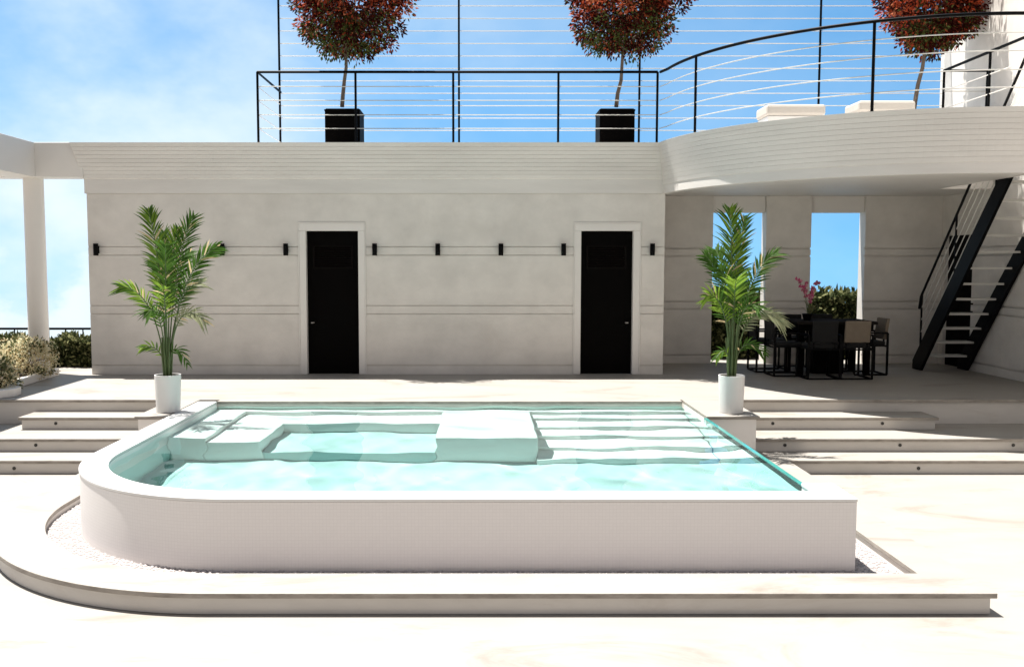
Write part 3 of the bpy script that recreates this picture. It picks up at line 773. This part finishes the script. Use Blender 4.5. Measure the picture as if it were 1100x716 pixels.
# ------------------------------------------------------------------ dining set
tb=thing('dining_table',(5.25,14.0,.6),'black dining table under the balcony with an orchid on it','table')
m=MB(); m.box(4.68,5.86,13.62,14.38,1.355,1.40); build('tabletop',m,M['tabletop'],tb,bevel=.004)
m=MB(); m.box(4.72,5.82,13.68,14.32,1.26,1.354); build('apron',m,M['dark'],tb)
for x in (4.76,5.74):
    for y in (13.70,14.26):
        m=MB(); m.box(x-.04,x+.04,y-.03,y+.05,.601,1.259); build('leg',m,M['dark'],tb)
m=MB(); m.box(5.02,5.48,13.9,14.1,.603,1.259); build('pedestal',m,M['dark'],tb)

def chair(label,padmat):
    t=thing('dining_chair',(0,0,0),label,'chair','dining chairs round the black table')
    for s in (-1,1):
        m=MB(); x=.225*s
        pts=[(x,-.24,.012),(x,.24,.012),(x,.24,.63),(x,-.24,.63)]
        for i in range(4): m.bar(pts[i],pts[(i+1)%4],.026)
        m.bar((x,-.23,.44),(x,.23,.44),.022)
        build('side_frame',m,M['black'],t)
    m=MB(); m.bar((-.225,.24,.43),(.225,.24,.43),.022); m.bar((-.225,-.24,.012),(.225,-.24,.012),.022); m.bar((-.225,-.24,.43),(.225,-.24,.43),.022); build('stretcher',m,M['black'],t)
    m=MB(); m.box(-.205,.205,-.22,.24,.445,.505); build('seat',m,M['charcoal'],t,bevel=.015)
    m=MB(); m.add([(-.18,-.25,.53),(.18,-.25,.53),(.18,-.20,.53),(-.18,-.20,.53),(-.18,-.29,.84),(.18,-.29,.84),(.18,-.245,.84),(-.18,-.245,.84)],[(3,2,1,0),(4,5,6,7),(0,1,5,4),(1,2,6,5),(2,3,7,6),(3,0,4,7)]); build('backrest',m,padmat,t,bevel=.012)
    m=MB()
    for s in (-1,1): m.bar((.15*s,-.215,.44),(.15*s,-.215,.56),.02)
    build('back_support',m,M['black'],t)
    return t
c1=chair('dining chair with beige backrest turned to the pool',M['beige']); c1.location=(5.38,13.42,.6)
def chair_copy(x,y,rot,label):
    c=clone(c1); c.location=(x,y,.6); c.rotation_euler=(0,0,rot); c['label']=label; return c
chair_copy(5.80,13.92,PI/2,'dining chair at the right end of the black table, beige back sideways')
c3=chair('dining chair with dark backrest on the pool side of the table',M['charcoal']); c3.location=(4.92,13.42,.6)
def chair_copy2(x,y,rot,label):
    c=clone(c3); c.location=(x,y,.6); c.rotation_euler=(0,0,rot); c['label']=label; return c
chair_copy2(4.56,13.75,-PI/2,'dark dining chair at the left end of the table, nearer the pool')
chair_copy2(4.46,14.28,-PI/2,'dark dining chair at the left end of the table, farther from the pool')
chair_copy2(5.0,14.66,PI,'dark dining chair behind the table, below the orchid')
chair_copy2(5.5,14.66,PI,'dark dining chair behind the table, near the right opening')

# orchid on the table
ox,oy,oz=4.95,14.0,1.40
t=thing('potted_orchid',(ox,oy,oz),'pink orchid in a dark low pot on the dining table','plant')
m=MB(); m.lathe([(.05,0),(.075,.09),(.075,.10),(.06,.10),(.0,.085)],(ox,oy,oz),20); build('pot',m,M['dark'],t)
r=random.Random(77); m=MB(); fl=MB(); lf=MB()
for (tx,ty,tz) in ((-.17,-.03,.62),(-.04,.03,.55),(.14,-.02,.58),(.05,-.06,.42)):
    p0=Vector((ox,oy,oz+.09)); p2=Vector((ox+tx,oy+ty,oz+tz)); p1=Vector((ox+tx*.2,oy+ty*.2,oz+tz*.75))
    pts=[p0*(1-s)**2+p1*2*s*(1-s)+p2*s*s for s in [i/8 for i in range(9)]]
    m.tube(pts,.004,5)
    for i in range(4,9):
        for q in range(2):
            c=pts[i]+rdir(r)*.025
            for k in range(5):
                a=2*PI*k/5; d=(Vector((math.cos(a),-.4,math.sin(a)))+rdir(r)*.25).normalized(); fl.leaf(c,d,Vector((0,-1,0)),.034,.028,r.choice((0,0,1)))
for k in range(26):
    a=r.uniform(0,6.28); e=r.uniform(.5,1.3); d=Vector((math.cos(a)*math.cos(e)+.25,math.sin(a)*math.cos(e),math.sin(e))).normalized()
    p=Vector((ox+.03,oy,oz+.09)); L=r.uniform(.16,.30); ws=d.cross(Vector((0,0,1))).normalized()*.008
    q1=p+d*L*.6; q2=p+d*L+Vector((0,0,-.05))
    lf.add([p-ws,p+ws,q1+ws,q1-ws,q2],[(0,1,2,3),(3,2,4)])
build('stem',m,M['stem'],t); build('blossom',fl,[M['orchid'],M['orchid2']],t,recalc=False); build('leaves',lf,M['hedge2'],t,recalc=False)
